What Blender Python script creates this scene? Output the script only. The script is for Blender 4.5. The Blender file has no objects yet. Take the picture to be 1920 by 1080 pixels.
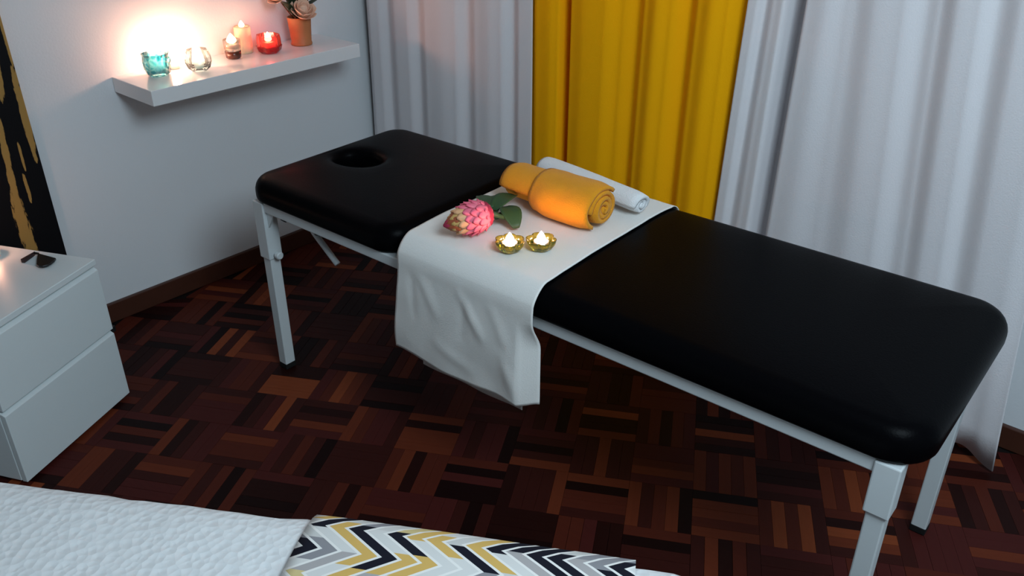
import bpy, bmesh, math, random
from math import sin, cos, pi, radians, hypot, atan2, exp, sqrt, tan
from mathutils import Vector, Matrix, noise

C = bpy.context.scene.collection
scene = bpy.context.scene
rnd = random.Random(7)

# ------------------------------------------------------------------ camera
CAM = Vector((2.79183, -2.31581, 1.58068))
HEAD, PITCH, FPX = radians(41.332), radians(28.922), 1621.4
cd = bpy.data.cameras.new('camera')
cam = bpy.data.objects.new('camera', cd)
C.objects.link(cam)
cam.location = CAM
cam.rotation_euler = (pi/2 - PITCH, 0, HEAD)
cd.sensor_width = 36.0
cd.lens = FPX * 36.0 / 1920.0
cd.clip_start = 0.02
scene.camera = cam

# ------------------------------------------------------------------ world, lamp, exposure
w = bpy.data.worlds.new('world')
scene.world = w
w.use_nodes = True
w.node_tree.nodes['Background'].inputs[0].default_value = (0.55, 0.68, 0.9, 1)
w.node_tree.nodes['Background'].inputs[1].default_value = 0.3
vs = scene.view_settings
vs.view_transform = 'Standard'
vs.look = 'None'
vs.gamma = 1.0
vs.use_curve_mapping = False
vs.exposure = 0.0

def area(name, loc, target, size, power, color):
    l = bpy.data.lights.new(name, 'AREA')
    l.shape = 'DISK'
    l.size = size
    l.energy = power
    l.color = color
    o = bpy.data.objects.new(name, l)
    C.objects.link(o)
    o.location = loc
    o.rotation_euler = (Vector(target) - Vector(loc)).to_track_quat('-Z', 'Y').to_euler()
    return o
area('ceiling_lamp_light', (3.35, -1.72, 2.35), (2.0, -1.0, 0.4), 1.0, 48, (0.70, 0.88, 1.0))
FLAME_POWER = 1.0

# ------------------------------------------------------------------ materials
def mat(name, col, rough=0.5, spec=0.5, metal=0.0, bump=None, bscale=60, bstr=0.2, vary=None, vscale=8, sheen=0.0, detail=4, bdist=0.01, coat=0.0):
    m = bpy.data.materials.new(name)
    m.use_nodes = True
    nt = m.node_tree
    b = nt.nodes['Principled BSDF']
    b.inputs['Base Color'].default_value = (*col, 1)
    b.inputs['Roughness'].default_value = rough
    b.inputs['Specular IOR Level'].default_value = spec
    b.inputs['Metallic'].default_value = metal
    if sheen: b.inputs['Sheen Weight'].default_value = sheen
    if coat: b.inputs['Coat Weight'].default_value = coat
    tc = nt.nodes.new('ShaderNodeTexCoord')
    if vary:
        n = nt.nodes.new('ShaderNodeTexNoise')
        n.inputs['Scale'].default_value = vscale
        n.inputs['Detail'].default_value = 5
        r = nt.nodes.new('ShaderNodeMix'); r.data_type = 'RGBA'
        r.inputs[6].default_value = (*col, 1)
        r.inputs[7].default_value = (*vary, 1)
        nt.links.new(tc.outputs['Object'], n.inputs['Vector'])
        nt.links.new(n.outputs['Fac'], r.inputs[0])
        nt.links.new(r.outputs[2], b.inputs['Base Color'])
    if bump:
        if bump == 'noise':
            t = nt.nodes.new('ShaderNodeTexNoise')
            t.inputs['Detail'].default_value = detail
            out = t.outputs['Fac']
        elif bump == 'voronoi':
            t = nt.nodes.new('ShaderNodeTexVoronoi')
            out = t.outputs['Distance']
        else:
            t = nt.nodes.new('ShaderNodeTexWave')
            t.inputs['Distortion'].default_value = 6
            out = t.outputs['Fac']
        t.inputs['Scale'].default_value = bscale
        bp = nt.nodes.new('ShaderNodeBump')
        bp.inputs['Strength'].default_value = bstr
        bp.inputs['Distance'].default_value = bdist
        nt.links.new(tc.outputs['Object'], t.inputs['Vector'])
        nt.links.new(out, bp.inputs['Height'])
        nt.links.new(bp.outputs['Normal'], b.inputs['Normal'])
    return m

def glass(name, col, gloss=0.25, body=0.25, crackle=0):
    # thin coloured glass: tinted see-through, a little coloured body scatter, glossy coat
    m = bpy.data.materials.new(name)
    m.use_nodes = True
    nt = m.node_tree
    nt.nodes.remove(nt.nodes['Principled BSDF'])
    out = nt.nodes['Material Output']
    tr = nt.nodes.new('ShaderNodeBsdfTransparent'); tr.inputs[0].default_value = (*col, 1)
    tl = nt.nodes.new('ShaderNodeBsdfTranslucent'); tl.inputs[0].default_value = (*col, 1)
    df = nt.nodes.new('ShaderNodeBsdfDiffuse'); df.inputs[0].default_value = (*col, 1)
    gl = nt.nodes.new('ShaderNodeBsdfGlossy'); gl.inputs[0].default_value = (1, 1, 1, 1); gl.inputs[1].default_value = 0.06
    m0 = nt.nodes.new('ShaderNodeMixShader'); m0.inputs[0].default_value = 0.4
    nt.links.new(tl.outputs[0], m0.inputs[1]); nt.links.new(df.outputs[0], m0.inputs[2])
    m1 = nt.nodes.new('ShaderNodeMixShader'); m1.inputs[0].default_value = body
    nt.links.new(tr.outputs[0], m1.inputs[1]); nt.links.new(m0.outputs[0], m1.inputs[2])
    if crackle:
        tc = nt.nodes.new('ShaderNodeTexCoord')
        vo = nt.nodes.new('ShaderNodeTexVoronoi'); vo.feature = 'DISTANCE_TO_EDGE'; vo.inputs['Scale'].default_value = crackle
        mr = nt.nodes.new('ShaderNodeMapRange'); mr.inputs[1].default_value = 0.0; mr.inputs[2].default_value = 0.22
        cm = nt.nodes.new('ShaderNodeMix'); cm.data_type = 'RGBA'
        cm.inputs[6].default_value = (0.80, 0.94, 0.93, 1); cm.inputs[7].default_value = (*col, 1)
        nt.links.new(tc.outputs['Object'], vo.inputs['Vector']); nt.links.new(vo.outputs['Distance'], mr.inputs[0])
        nt.links.new(mr.outputs[0], cm.inputs[0])
        for q in (tr, tl, df): nt.links.new(cm.outputs[2], q.inputs[0])
    fr = nt.nodes.new('ShaderNodeFresnel'); fr.inputs[0].default_value = 1.5
    mu = nt.nodes.new('ShaderNodeMath'); mu.operation = 'MULTIPLY'; mu.inputs[1].default_value = gloss * 4
    mu.use_clamp = True
    nt.links.new(fr.outputs[0], mu.inputs[0])
    m2 = nt.nodes.new('ShaderNodeMixShader')
    nt.links.new(mu.outputs[0], m2.inputs[0])
    nt.links.new(m1.outputs[0], m2.inputs[1]); nt.links.new(gl.outputs[0], m2.inputs[2])
    nt.links.new(m2.outputs[0], out.inputs[0])
    return m

def emit(name, col, strength):
    m = bpy.data.materials.new(name)
    m.use_nodes = True
    nt = m.node_tree
    nt.nodes.remove(nt.nodes['Principled BSDF'])
    e = nt.nodes.new('ShaderNodeEmission')
    e.inputs[0].default_value = (*col, 1)
    e.inputs[1].default_value = strength
    nt.links.new(e.outputs[0], nt.nodes['Material Output'].inputs[0])
    return m

def wax(name, col, rad=0.02):
    m = mat(name, col, 0.45, 0.4)
    b = m.node_tree.nodes['Principled BSDF']
    b.inputs['Subsurface Weight'].default_value = 0.6
    b.inputs['Subsurface Radius'].default_value = (1.0, 0.5, 0.3)
    b.inputs['Subsurface Scale'].default_value = rad
    return m

M = {}
M['wall'] = mat('wall_paint', (0.72, 0.74, 0.76), 0.75, 0.3, bump='noise', bscale=140, bstr=0.06)
M['ceiling'] = mat('ceiling_paint', (0.8, 0.8, 0.8), 0.9, 0.2)
M['base'] = mat('baseboard_wood', (0.045, 0.014, 0.008), 0.4, 0.4, vary=(0.075, 0.025, 0.014), vscale=14)
M['subfloor'] = mat('floor_joint', (0.006, 0.003, 0.0025), 0.8, 0.2)
M['leather'] = mat('black_vinyl', (0.0013, 0.0013, 0.0018), 0.33, 0.024, bump='noise', bscale=240, bstr=0.06, detail=6)
M['leather_in'] = mat('black_vinyl_inner', (0.004, 0.004, 0.005), 0.6, 0.2)
M['frame'] = mat('grey_painted_steel', (0.58, 0.62, 0.63), 0.38, 0.5)
M['steel'] = mat('bare_steel', (0.55, 0.56, 0.57), 0.3, 0.5, metal=0.9)
M['rubber'] = mat('black_rubber', (0.008, 0.008, 0.008), 0.6, 0.3)
M['runner'] = mat('white_cotton', (0.76, 0.75, 0.72), 0.9, 0.15, bump='noise', bscale=320, bstr=0.12, sheen=0.1)
M['shelf'] = mat('white_gloss_lacquer', (0.78, 0.79, 0.80), 0.16, 0.5)
M['dresser'] = mat('white_melamine', (0.68, 0.74, 0.75), 0.4, 0.4)
M['dresser_in'] = mat('grey_melamine_edge', (0.35, 0.36, 0.37), 0.5, 0.4)
M['curtain_white'] = mat('white_curtain_cloth', (0.72, 0.70, 0.72), 0.95, 0.1, bump='noise', bscale=260, bstr=0.12, sheen=0.15)
M['curtain_yellow'] = mat('yellow_curtain_cloth', (0.94, 0.425, 0.004), 0.95, 0.05, bump='noise', bscale=260, bstr=0.12)
M['towel_y'] = mat('orange_yellow_terry', (0.80, 0.34, 0.022), 0.95, 0.1, bump='noise', bscale=330, bstr=0.5, bdist=0.006, vary=(0.72, 0.28, 0.015), vscale=30, sheen=0.1)
M['towel_w'] = mat('white_terry', (0.78, 0.79, 0.80), 0.95, 0.1, bump='noise', bscale=330, bstr=0.45, bdist=0.006, sheen=0.2)
M['quilt'] = mat('white_quilt', (0.80, 0.82, 0.83), 0.9, 0.15, bump='voronoi', bscale=64, bstr=0.40, bdist=0.008, sheen=0.1)
M['bedbase'] = mat('bed_base_cloth', (0.3, 0.3, 0.31), 0.9, 0.1)
M['pot'] = mat('terracotta', (0.52, 0.20, 0.075), 0.55, 0.35, vary=(0.42, 0.15, 0.055), vscale=20)
M['soil'] = mat('dark_soil', (0.03, 0.018, 0.01), 0.95, 0.1)
M['rose'] = mat('cream_petal', (0.86, 0.56, 0.40), 0.7, 0.2, vary=(0.80, 0.46, 0.34), vscale=30)
M['leaf_dark'] = mat('dark_leaf', (0.010, 0.028, 0.014), 0.5, 0.3, vary=(0.02, 0.04, 0.02), vscale=30)
M['stem_br'] = mat('brown_stem', (0.09, 0.04, 0.02), 0.7, 0.2)
M['leaf'] = mat('deep_green_leaf', (0.014, 0.062, 0.030), 0.5, 0.35, vary=(0.045, 0.085, 0.022), vscale=22)
M['bud_core'] = mat('bud_core', (0.35, 0.03, 0.07), 0.7, 0.2)
M['pet_pink'] = mat('pink_scale', (0.80, 0.055, 0.17), 0.5, 0.3, vary=(0.86, 0.30, 0.34), vscale=60)
M['pet_cream'] = mat('cream_pink_scale', (0.80, 0.40, 0.25), 0.5, 0.3, vary=(0.72, 0.44, 0.18), vscale=40)
M['pet_olive'] = mat('yellow_green_scale', (0.50, 0.36, 0.10), 0.5, 0.3, vary=(0.62, 0.34, 0.14), vscale=40)
M['pet_tip'] = mat('red_brown_scale', (0.30, 0.075, 0.03), 0.55, 0.3)
M['wax'] = wax('white_wax', (0.88, 0.80, 0.70))
M['wax_cream'] = wax('cream_wax', (0.86, 0.66, 0.44), 0.03)
M['alu'] = mat('aluminium_cup', (0.75, 0.75, 0.74), 0.3, 0.5, metal=0.9)
M['wick'] = mat('burnt_wick', (0.01, 0.008, 0.006), 0.9, 0.1)
M['g_blue'] = glass('turquoise_glass', (0.16, 0.60, 0.68), 0.25, 0.30, 55)
M['g_clear'] = glass('clear_glass', (0.80, 0.93, 0.94), 0.25, 0.09)
M['g_red'] = glass('red_glass', (0.80, 0.03, 0.03), 0.25, 0.45)
M['g_brown'] = glass('brown_glass', (0.42, 0.20, 0.12), 0.25, 0.3)
M['g_green'] = glass('olive_glass', (0.40, 0.44, 0.09), 0.25, 0.30)
M['blackplastic'] = mat('black_plastic', (0.006, 0.006, 0.007), 0.3, 0.4)
M['brownplastic'] = mat('dark_brown_plastic', (0.03, 0.012, 0.012), 0.35, 0.4)
M['paper'] = mat('white_paper', (0.85, 0.86, 0.86), 0.8, 0.2)

# ------------------------------------------------------------------ helpers
def link(name, mesh, parent=None, smooth=False):
    o = bpy.data.objects.new(name, mesh)
    C.objects.link(o)
    if parent is not None: o.parent = parent
    if smooth:
        for p in mesh.polygons: p.use_smooth = True
    return o

def obj(name, bm, m, parent=None, smooth=False, bevel=0.0, seg=2):
    bmesh.ops.recalc_face_normals(bm, faces=bm.faces[:])
    me = bpy.data.meshes.new(name)
    bm.to_mesh(me); bm.free()
    for x in (m if isinstance(m, (list, tuple)) else [m]): me.materials.append(x)
    o = link(name, me, parent, smooth)
    if bevel:
        b = o.modifiers.new('bevel', 'BEVEL'); b.width = bevel; b.segments = seg; b.limit_method = 'ANGLE'
    return o

def empty(name, loc, rz=0.0):
    o = bpy.data.objects.new(name, None)
    o.empty_display_size = 0.05
    C.objects.link(o)
    o.location = loc
    o.rotation_euler = (0, 0, rz)
    return o

def tag(o, label, cat, group=None):
    o['label'] = label; o['category'] = cat
    if group: o['group'] = group
    return o

def struct(o):
    o['kind'] = 'structure'
    return o

def box(bm, x0, x1, y0, y1, z0, z1):
    v = [bm.verts.new((x, y, z)) for z in (z0, z1) for y in (y0, y1) for x in (x0, x1)]
    for f in ((0, 2, 3, 1), (4, 5, 7, 6), (0, 1, 5, 4), (2, 6, 7, 3), (0, 4, 6, 2), (1, 3, 7, 5)):
        bm.faces.new([v[i] for i in f])

def tube(bm, pts, r, n=12, cap=True):
    pts = [Vector(p) for p in pts]
    rings = []
    for i, p in enumerate(pts):
        d = (pts[min(i+1, len(pts)-1)] - pts[max(i-1, 0)]).normalized()
        a = d.orthogonal().normalized() if i == 0 else (pa - d*pa.dot(d)).normalized()
        pa = a
        b = d.cross(a)
        rr = r[i] if isinstance(r, (list, tuple)) else r
        rings.append([bm.verts.new(p + (a*cos(2*pi*k/n) + b*sin(2*pi*k/n))*rr) for k in range(n)])
    for A, B in zip(rings, rings[1:]):
        for k in range(n): bm.faces.new((A[k], A[(k+1) % n], B[(k+1) % n], B[k]))
    if cap:
        bm.faces.new(rings[0][::-1]); bm.faces.new(rings[-1])

def lathe(bm, prof, n=28, rfun=None):
    rings = []
    for r, z in prof:
        if r < 1e-6:
            rings.append([bm.verts.new((0, 0, z))])
        else:
            rings.append([bm.verts.new((r*(rfun(2*pi*k/n, z) if rfun else 1)*cos(2*pi*k/n), r*(rfun(2*pi*k/n, z) if rfun else 1)*sin(2*pi*k/n), z)) for k in range(n)])
    for A, B in zip(rings, rings[1:]):
        for k in range(n):
            k2 = (k+1) % n
            if len(A) == 1 and len(B) == 1: continue
            if len(A) == 1: bm.faces.new((A[0], B[k2], B[k]))
            elif len(B) == 1: bm.faces.new((A[k], A[k2], B[0]))
            else: bm.faces.new((A[k], A[k2], B[k2], B[k]))

def grid(bm, f, nu, nv):
    V = [[bm.verts.new(f(i/nu, j/nv)) for i in range(nu+1)] for j in range(nv+1)]
    for j in range(nv):
        for i in range(nu):
            bm.faces.new((V[j][i], V[j][i+1], V[j+1][i+1], V[j+1][i]))
    return V

def sstep(a, b, x):
    t = min(1, max(0, (x-a)/(b-a))) if b != a else float(x >= b)
    return t*t*(3-2*t)

def knots(ks, x):
    if x <= ks[0][0]: return ks[0][1]
    for (a, p), (b, q) in zip(ks, ks[1:]):
        if x <= b:
            t = (x-a)/(b-a); t = t*t*(3-2*t)
            return p + (q-p)*t
    return ks[-1][1]

# ------------------------------------------------------------------ room
RX, RY0, RY1, RH = 4.3, -4.6, 0.06, 2.62
bm = bmesh.new(); box(bm, 0, RX, RY0, RY1, -0.1, -0.004); FLOOR = struct(obj('floor', bm, M['subfloor']))
bm = bmesh.new(); box(bm, 0, RX, RY0, RY1, RH, RH+0.1); struct(obj('ceiling', bm, M['ceiling']))
bm = bmesh.new(); box(bm, -0.12, 0, RY0-0.12, RY1+0.12, -0.1, RH+0.1); struct(obj('wall_left', bm, M['wall']))
bm = bmesh.new(); box(bm, 0, RX, RY1, RY1+0.12, -0.1, RH+0.1); struct(obj('wall_back', bm, M['wall']))
bm = bmesh.new(); box(bm, RX, RX+0.12, RY0-0.12, RY1+0.12, -0.1, RH+0.1); struct(obj('wall_right', bm, M['wall']))
bm = bmesh.new(); box(bm, 0, RX, RY0-0.12, RY0, -0.1, RH+0.1); struct(obj('wall_front', bm, M['wall']))
def baseboard(name, x0, x1, y0, y1):
    bm = bmesh.new(); box(bm, x0, x1, y0, y1, 0.0, 0.072)
    struct(obj(name, bm, M['base'], bevel=0.003))
baseboard('baseboard_left', 0.0, 0.016, RY0+0.016, RY1-0.016)
baseboard('baseboard_back', 0.0, RX, RY1-0.016, RY1)
baseboard('baseboard_right', RX-0.016, RX, RY0+0.016, RY1-0.016)
baseboard('baseboard_front', 0.0, RX, RY0, RY0+0.016)

# ------------------------------------------------------------------ massage table frame of reference
TX, TY, TA = 0.663, -1.072, radians(1.698)
TL, TW, TH, TT = 1.91, 0.614, 0.665, 0.079
def tw(u, v, z=0.0):
    return Vector((TX + u*cos(TA) - v*sin(TA), TY + u*sin(TA) + v*cos(TA), z))

# bed frame of reference: s along the far edge, t away from that edge (towards the camera side)
BA = radians(31.6)
BC = Vector((2.414, -1.278, 0))          # unrounded foot corner of the quilt
BZ = 0.5
def bed_sag(s): return 0.014*sstep(-0.75, 0.0, s)
def bw(s, t, z=0.0):
    return Vector((BC.x + s*cos(BA) + t*sin(BA), BC.y + s*sin(BA) - t*cos(BA), z))

# dresser frame of reference
DA = radians(25.6)
DC = Vector((0.469, -1.458, 0))
DZ = 0.471
def dwp(s, t, z=0.0):                     # s along the front (away from camera), t along the front's normal
    return Vector((DC.x - s*sin(DA) + t*cos(DA), DC.y + s*cos(DA) + t*sin(DA), z))

# ------------------------------------------------------------------ parquet: mosaic blocks of five strips
PB, PYAW, PO = 0.16679, radians(29.44), Vector((1.7046, -0.8456))
e1 = Vector((cos(PYAW), sin(PYAW))); e2 = Vector((-sin(PYAW), cos(PYAW)))
tones = [((0.058, 0.0135, 0.0075), (0.040, 0.0095, 0.0062)), ((0.030, 0.0075, 0.0060), (0.019, 0.0050, 0.0042)),
         ((0.092, 0.0235, 0.0100), (0.064, 0.0155, 0.0075)), ((0.014, 0.0040, 0.0034), (0.009, 0.0028, 0.0025)),
         ((0.046, 0.0105, 0.0095), (0.032, 0.0075, 0.0068)), ((0.150, 0.042, 0.0150), (0.100, 0.027, 0.0105)),
         ((0.007, 0.0025, 0.0025), (0.005, 0.0018, 0.0018))]
toneW = [5, 5, 2.6, 3.2, 4.2, 0.8, 1.8]
def woodmat(name, a, b):
    m = mat(name, a, 0.42, 0.06)
    nt = m.node_tree
    bs = nt.nodes['Principled BSDF']
    tc = nt.nodes.new('ShaderNodeTexCoord')
    oi = nt.nodes.new('ShaderNodeNewGeometry')
    mp = nt.nodes.new('ShaderNodeVectorMath'); mp.operation = 'ADD'
    rs = nt.nodes.new('ShaderNodeVectorMath'); rs.operation = 'SCALE'; rs.inputs['Scale'].default_value = 0.35
    sc = nt.nodes.new('ShaderNodeVectorMath'); sc.operation = 'MULTIPLY'; sc.inputs[1].default_value = (10, 90, 10)
    n = nt.nodes.new('ShaderNodeTexNoise'); n.inputs['Scale'].default_value = 1.0; n.inputs['Detail'].default_value = 5
    mx = nt.nodes.new('ShaderNodeMix'); mx.data_type = 'RGBA'
    mx.inputs[6].default_value = (*a, 1); mx.inputs[7].default_value = (*b, 1)
    nt.links.new(tc.outputs['Object'], sc.inputs[0])
    nt.links.new(oi.outputs['Position'], rs.inputs[0])
    nt.links.new(sc.outputs[0], mp.inputs[0]); nt.links.new(rs.outputs[0], mp.inputs[1])
    nt.links.new(mp.outputs[0], n.inputs['Vector'])
    nt.links.new(n.outputs['Fac'], mx.inputs[0])
    nt.links.new(mx.outputs[2], bs.inputs['Base Color'])
    return m
WOOD = [woodmat('parquet_wood', [q*k for q, k in zip(a, (1.4, 1.12, 1.05))], [q*k for q, k in zip(b, (1.4, 1.12, 1.05))]) for a, b in tones]
def project(p):
    f = Vector((-sin(HEAD)*cos(PITCH), cos(HEAD)*cos(PITCH), -sin(PITCH)))
    r = Vector((cos(HEAD), sin(HEAD), 0)); u = r.cross(f)
    d = Vector(p) - CAM
    z = d.dot(f)
    if z < 0.05: return None
    return (960 + FPX*d.dot(r)/z, 540 - FPX*d.dot(u)/z, z)
def covered(p):
    def at(h): return p + (CAM - p)*((h - p.z)/(CAM.z - p.z))
    q = at(TH); du, dv = (q.x-TX), (q.y-TY)
    u, v = du*cos(TA)+dv*sin(TA), -du*sin(TA)+dv*cos(TA)
    if 0.03 < u < TL-0.03 and -0.01 < v < TW-0.02: return True
    q = at(BZ); d = q - BC; s, t = d.x*cos(BA)+d.y*sin(BA), d.x*sin(BA)-d.y*cos(BA)
    if t > 0 and s < 0.02: return True
    for h in (0.02, 0.15, 0.3, 0.46):
        q = at(h); d = q - DC; s, t = -d.x*sin(DA)+d.y*cos(DA), d.x*cos(DA)+d.y*sin(DA)
        if -0.42 < s < 0 and -0.4 < t < 0: return True
    for h in (0.36, 0.42, 0.48, 0.55, 0.6):
        q = at(h); du, dv = (q.x-TX), (q.y-TY)
        u, v = du*cos(TA)+dv*sin(TA), -du*sin(TA)+dv*cos(TA)
        if 0.66 < u < 1.07 and -0.05 < v < 0.3: return True
    return False
SW = PB/5
strips = []
for i in range(-24, 24):
    for j in range(-26, 12):
        horiz = (i + j) % 2 == 1
        btone = rnd.choices(range(len(tones)), toneW)[0]
        for k in range(5):
            o = (k+0.5)/5
            c2 = PO + (e1*(i+0.5) + e2*(j+o) if horiz else e1*(i+o) + e2*(j+0.5))*PB
            if not (0.0 < c2.x < RX and RY0 < c2.y < RY1): continue
            tone = rnd.choices(range(len(tones)), toneW)[0] if rnd.random() > 0.26 else btone
            dz = rnd.uniform(-0.0004, 0.0004)
            pr = project((c2.x, c2.y, 0))
            score = -1
            if pr and -10 < pr[0] < 1930 and 0 < pr[1] < 1090 and not covered(Vector((c2.x, c2.y, 0))):
                score = (CAM.z/pr[2])/pr[2]**2
            strips.append((score, c2, horiz, tone, dz))
strips.sort(key=lambda s: -s[0])
def strip_mesh(tone):
    bm = bmesh.new()
    L, Wd, e = PB/2-0.0003, SW/2-0.0003, 0.0006
    box(bm, -L, L, -Wd, Wd, -0.006, -e)
    top = [f for f in bm.faces if all(abs(v.co.z+e) < 1e-6 for v in f.verts)][0]
    r = bmesh.ops.inset_region(bm, faces=[top], thickness=e)
    for v in top.verts: v.co.z = 0.0
    bmesh.ops.recalc_face_normals(bm, faces=bm.faces[:])
    me = bpy.data.meshes.new('parquet_strip')
    bm.to_mesh(me); bm.free()
    me.materials.append(WOOD[tone])
    return me
SM = [strip_mesh(t) for t in range(len(tones))]
def inside_room(c2, horiz):
    a = PYAW + (0 if horiz else pi/2)
    ex = abs(cos(a))*PB/2 + abs(sin(a))*SW/2; ey = abs(sin(a))*PB/2 + abs(cos(a))*SW/2
    return ex < c2.x < RX-ex and RY0+ey < c2.y < RY1-ey
rest = bmesh.new()
nparts = 0
for score, c2, horiz, tone, dz in strips:
    a = PYAW + (0 if horiz else pi/2)
    if score > 0 and nparts < 300 and inside_room(c2, horiz):
        o = link('parquet_strip', SM[tone], FLOOR)
        o.location = (c2.x, c2.y, dz); o.rotation_euler = (0, 0, a)
        nparts += 1
    else:
        mtx = Matrix.Translation((c2.x, c2.y, dz)) @ Matrix.Rotation(a, 4, 'Z')
        L, Wd = PB/2-0.0005, SW/2-0.0005
        v = [rest.verts.new(Vector(q)) for q in [mtx @ Vector(p) for p in ((-L, -Wd, 0), (L, -Wd, 0), (L, Wd, 0), (-L, Wd, 0), (-L, -Wd, -0.006), (L, -Wd, -0.006), (L, Wd, -0.006), (-L, Wd, -0.006))]]
        for vv in v:
            vv.co.x = min(RX, max(0, vv.co.x)); vv.co.y = min(RY1, max(RY0, vv.co.y))
        for fi in ((0, 1, 2, 3), (0, 4, 5, 1), (1, 5, 6, 2), (2, 6, 7, 3), (3, 7, 4, 0)):
            f = rest.faces.new([v[q] for q in fi]); f.material_index = tone
me = bpy.data.meshes.new('parquet_field')
rest.to_mesh(me); rest.free()
for m_ in WOOD: me.materials.append(m_)
pf = link('parquet_field', me, FLOOR)
pf['kind'] = 'stuff'

# ------------------------------------------------------------------ curtains
def curtain(name, material, x0, x1, kn, flare, z0, z1, ybase=-0.045, hemfun=None, label='', npx=220, npz=26, fold=0.62):
    bm = bmesh.new()
    def f(a, b):
        x = x0 + (x1-x0)*a
        z = z0 + (z1-z0)*b
        d = knots(kn, x)
        wob = 0.008*noise.noise(Vector((x*2.2, z*0.9, 3.1)))
        xx = x + flare(x)*(0.95 - z)
        amp = 0.75 + 0.25*sstep(0.0, 1.6, z)
        y = ybase - 0.012 - (d-0.012)*amp*(fold if d > -0.02 else 1.0) + wob
        if hemfun: 
            dx, dy, dz = hemfun(x, z); xx += dx; y += dy; z += dz
        return (xx, y, z)
    grid(bm, f, npx, npz)
    o = obj(name, bm, material, smooth=True)
    s = o.modifiers.new('thick', 'SOLIDIFY'); s.thickness = 0.003; s.offset = 0
    return tag(o, label, 'curtain', 'curtains along the back wall')
# knots: (x, how far the cloth bulges into the room)
curtain('curtain', M['curtain_white'], 0.048, 0.905,
        [(0.048, 0.015), (0.085, 0.045), (0.125, 0.04), (0.165, 0.0), (0.235, 0.045), (0.29, 0.04), (0.338, 0.0), (0.40, 0.04), (0.48, 0.05), (0.54, 0.04), (0.592, 0.0), (0.65, 0.035), (0.71, 0.045), (0.76, 0.035), (0.806, -0.005), (0.85, 0.03), (0.905, 0.03)],
        lambda x: -0.03 + 0.03*x, 0.012, 2.56,
        fold=0.68, label='white curtain on the left, between the corner and the yellow curtain')
curtain('curtain', M['curtain_yellow'], 0.895, 1.675,
        [(0.895, 0.01), (0.93, 0.03), (0.985, 0.038), (1.016, 0.03), (1.034, -0.075), (1.052, -0.075), (1.070, 0.03), (1.13, 0.045), (1.20, 0.04), (1.255, 0.012), (1.303, -0.012), (1.345, 0.025), (1.39, 0.045), (1.43, 0.03), (1.48, -0.008), (1.525, 0.03), (1.568, 0.045), (1.61, 0.03), (1.65, -0.01), (1.675, -0.02)],
        lambda x: -0.035*sstep(0.9, 1.6, x)*0.4, 0.012, 2.56,
        fold=0.9, label='mustard yellow curtain hanging between the two white curtains')
def hem(x, z):
    k = sstep(0.6, 0.0, z)*sstep(2.2, 2.5, x)
    return (0.0, -0.045*k*sstep(2.38, 2.5, x), 0.03*(1-sstep(0.0, 0.12, z))*sstep(2.30, 2.38, x)*(1-sstep(2.38, 2.47, x)))
curtain('curtain', M['curtain_white'], 1.665, 2.475,
        [(1.665, 0.035), (1.69, 0.035), (1.708, 0.0), (1.742, 0.03), (1.770, 0.04), (1.784, -0.07), (1.802, -0.07), (1.835, 0.035), (1.885, 0.045), (1.945, 0.022), (1.967, 0.02), (2.03, 0.045), (2.09, 0.035), (2.145, -0.002), (2.175, 0.008), (2.225, 0.045), (2.265, 0.04), (2.305, 0.008), (2.36, 0.045), (2.42, 0.04), (2.475, 0.012)],
        lambda x: knots([(1.66, -0.035), (1.80, -0.02), (2.05, 0.08), (2.3, 0.095), (2.48, 0.105)], x), 0.010, 2.56, hemfun=hem,
        label='broad white curtain on the right, behind the foot end of the massage table')

# ------------------------------------------------------------------ massage table
T = tag(empty('massage_table', (TX, TY, 0), TA), 'long black massage table with a face hole, on grey steel legs', 'massage table')
def rrect(x0, x1, y0, y1, rc, n=10, m=14):
    # outline points with outward normals, counter-clockwise
    P = []
    cs = [((x1-rc, y0+rc), -pi/2), ((x1-rc, y1-rc), 0), ((x0+rc, y1-rc), pi/2), ((x0+rc, y0+rc), pi)]
    for q in range(4):
        (cx, cy), a0 = cs[q]
        for k in range(n+1):
            a = a0 + (pi/2)*k/n
            P.append((Vector((cx+rc*cos(a), cy+rc*sin(a))), Vector((cos(a), sin(a)))))
        (nx, ny), a1 = cs[(q+1) % 4]
        A, na = P[-1]
        B = Vector((nx+rc*cos(a1), ny+rc*sin(a1)))
        for k in range(1, m): P.append((A.lerp(B, k/m), na))
    return P
RE, RT, RB, CR = 0.040, 0.044, 0.016, 0.007
ZT, ZB = TH-0.005, TH-TT
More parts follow.
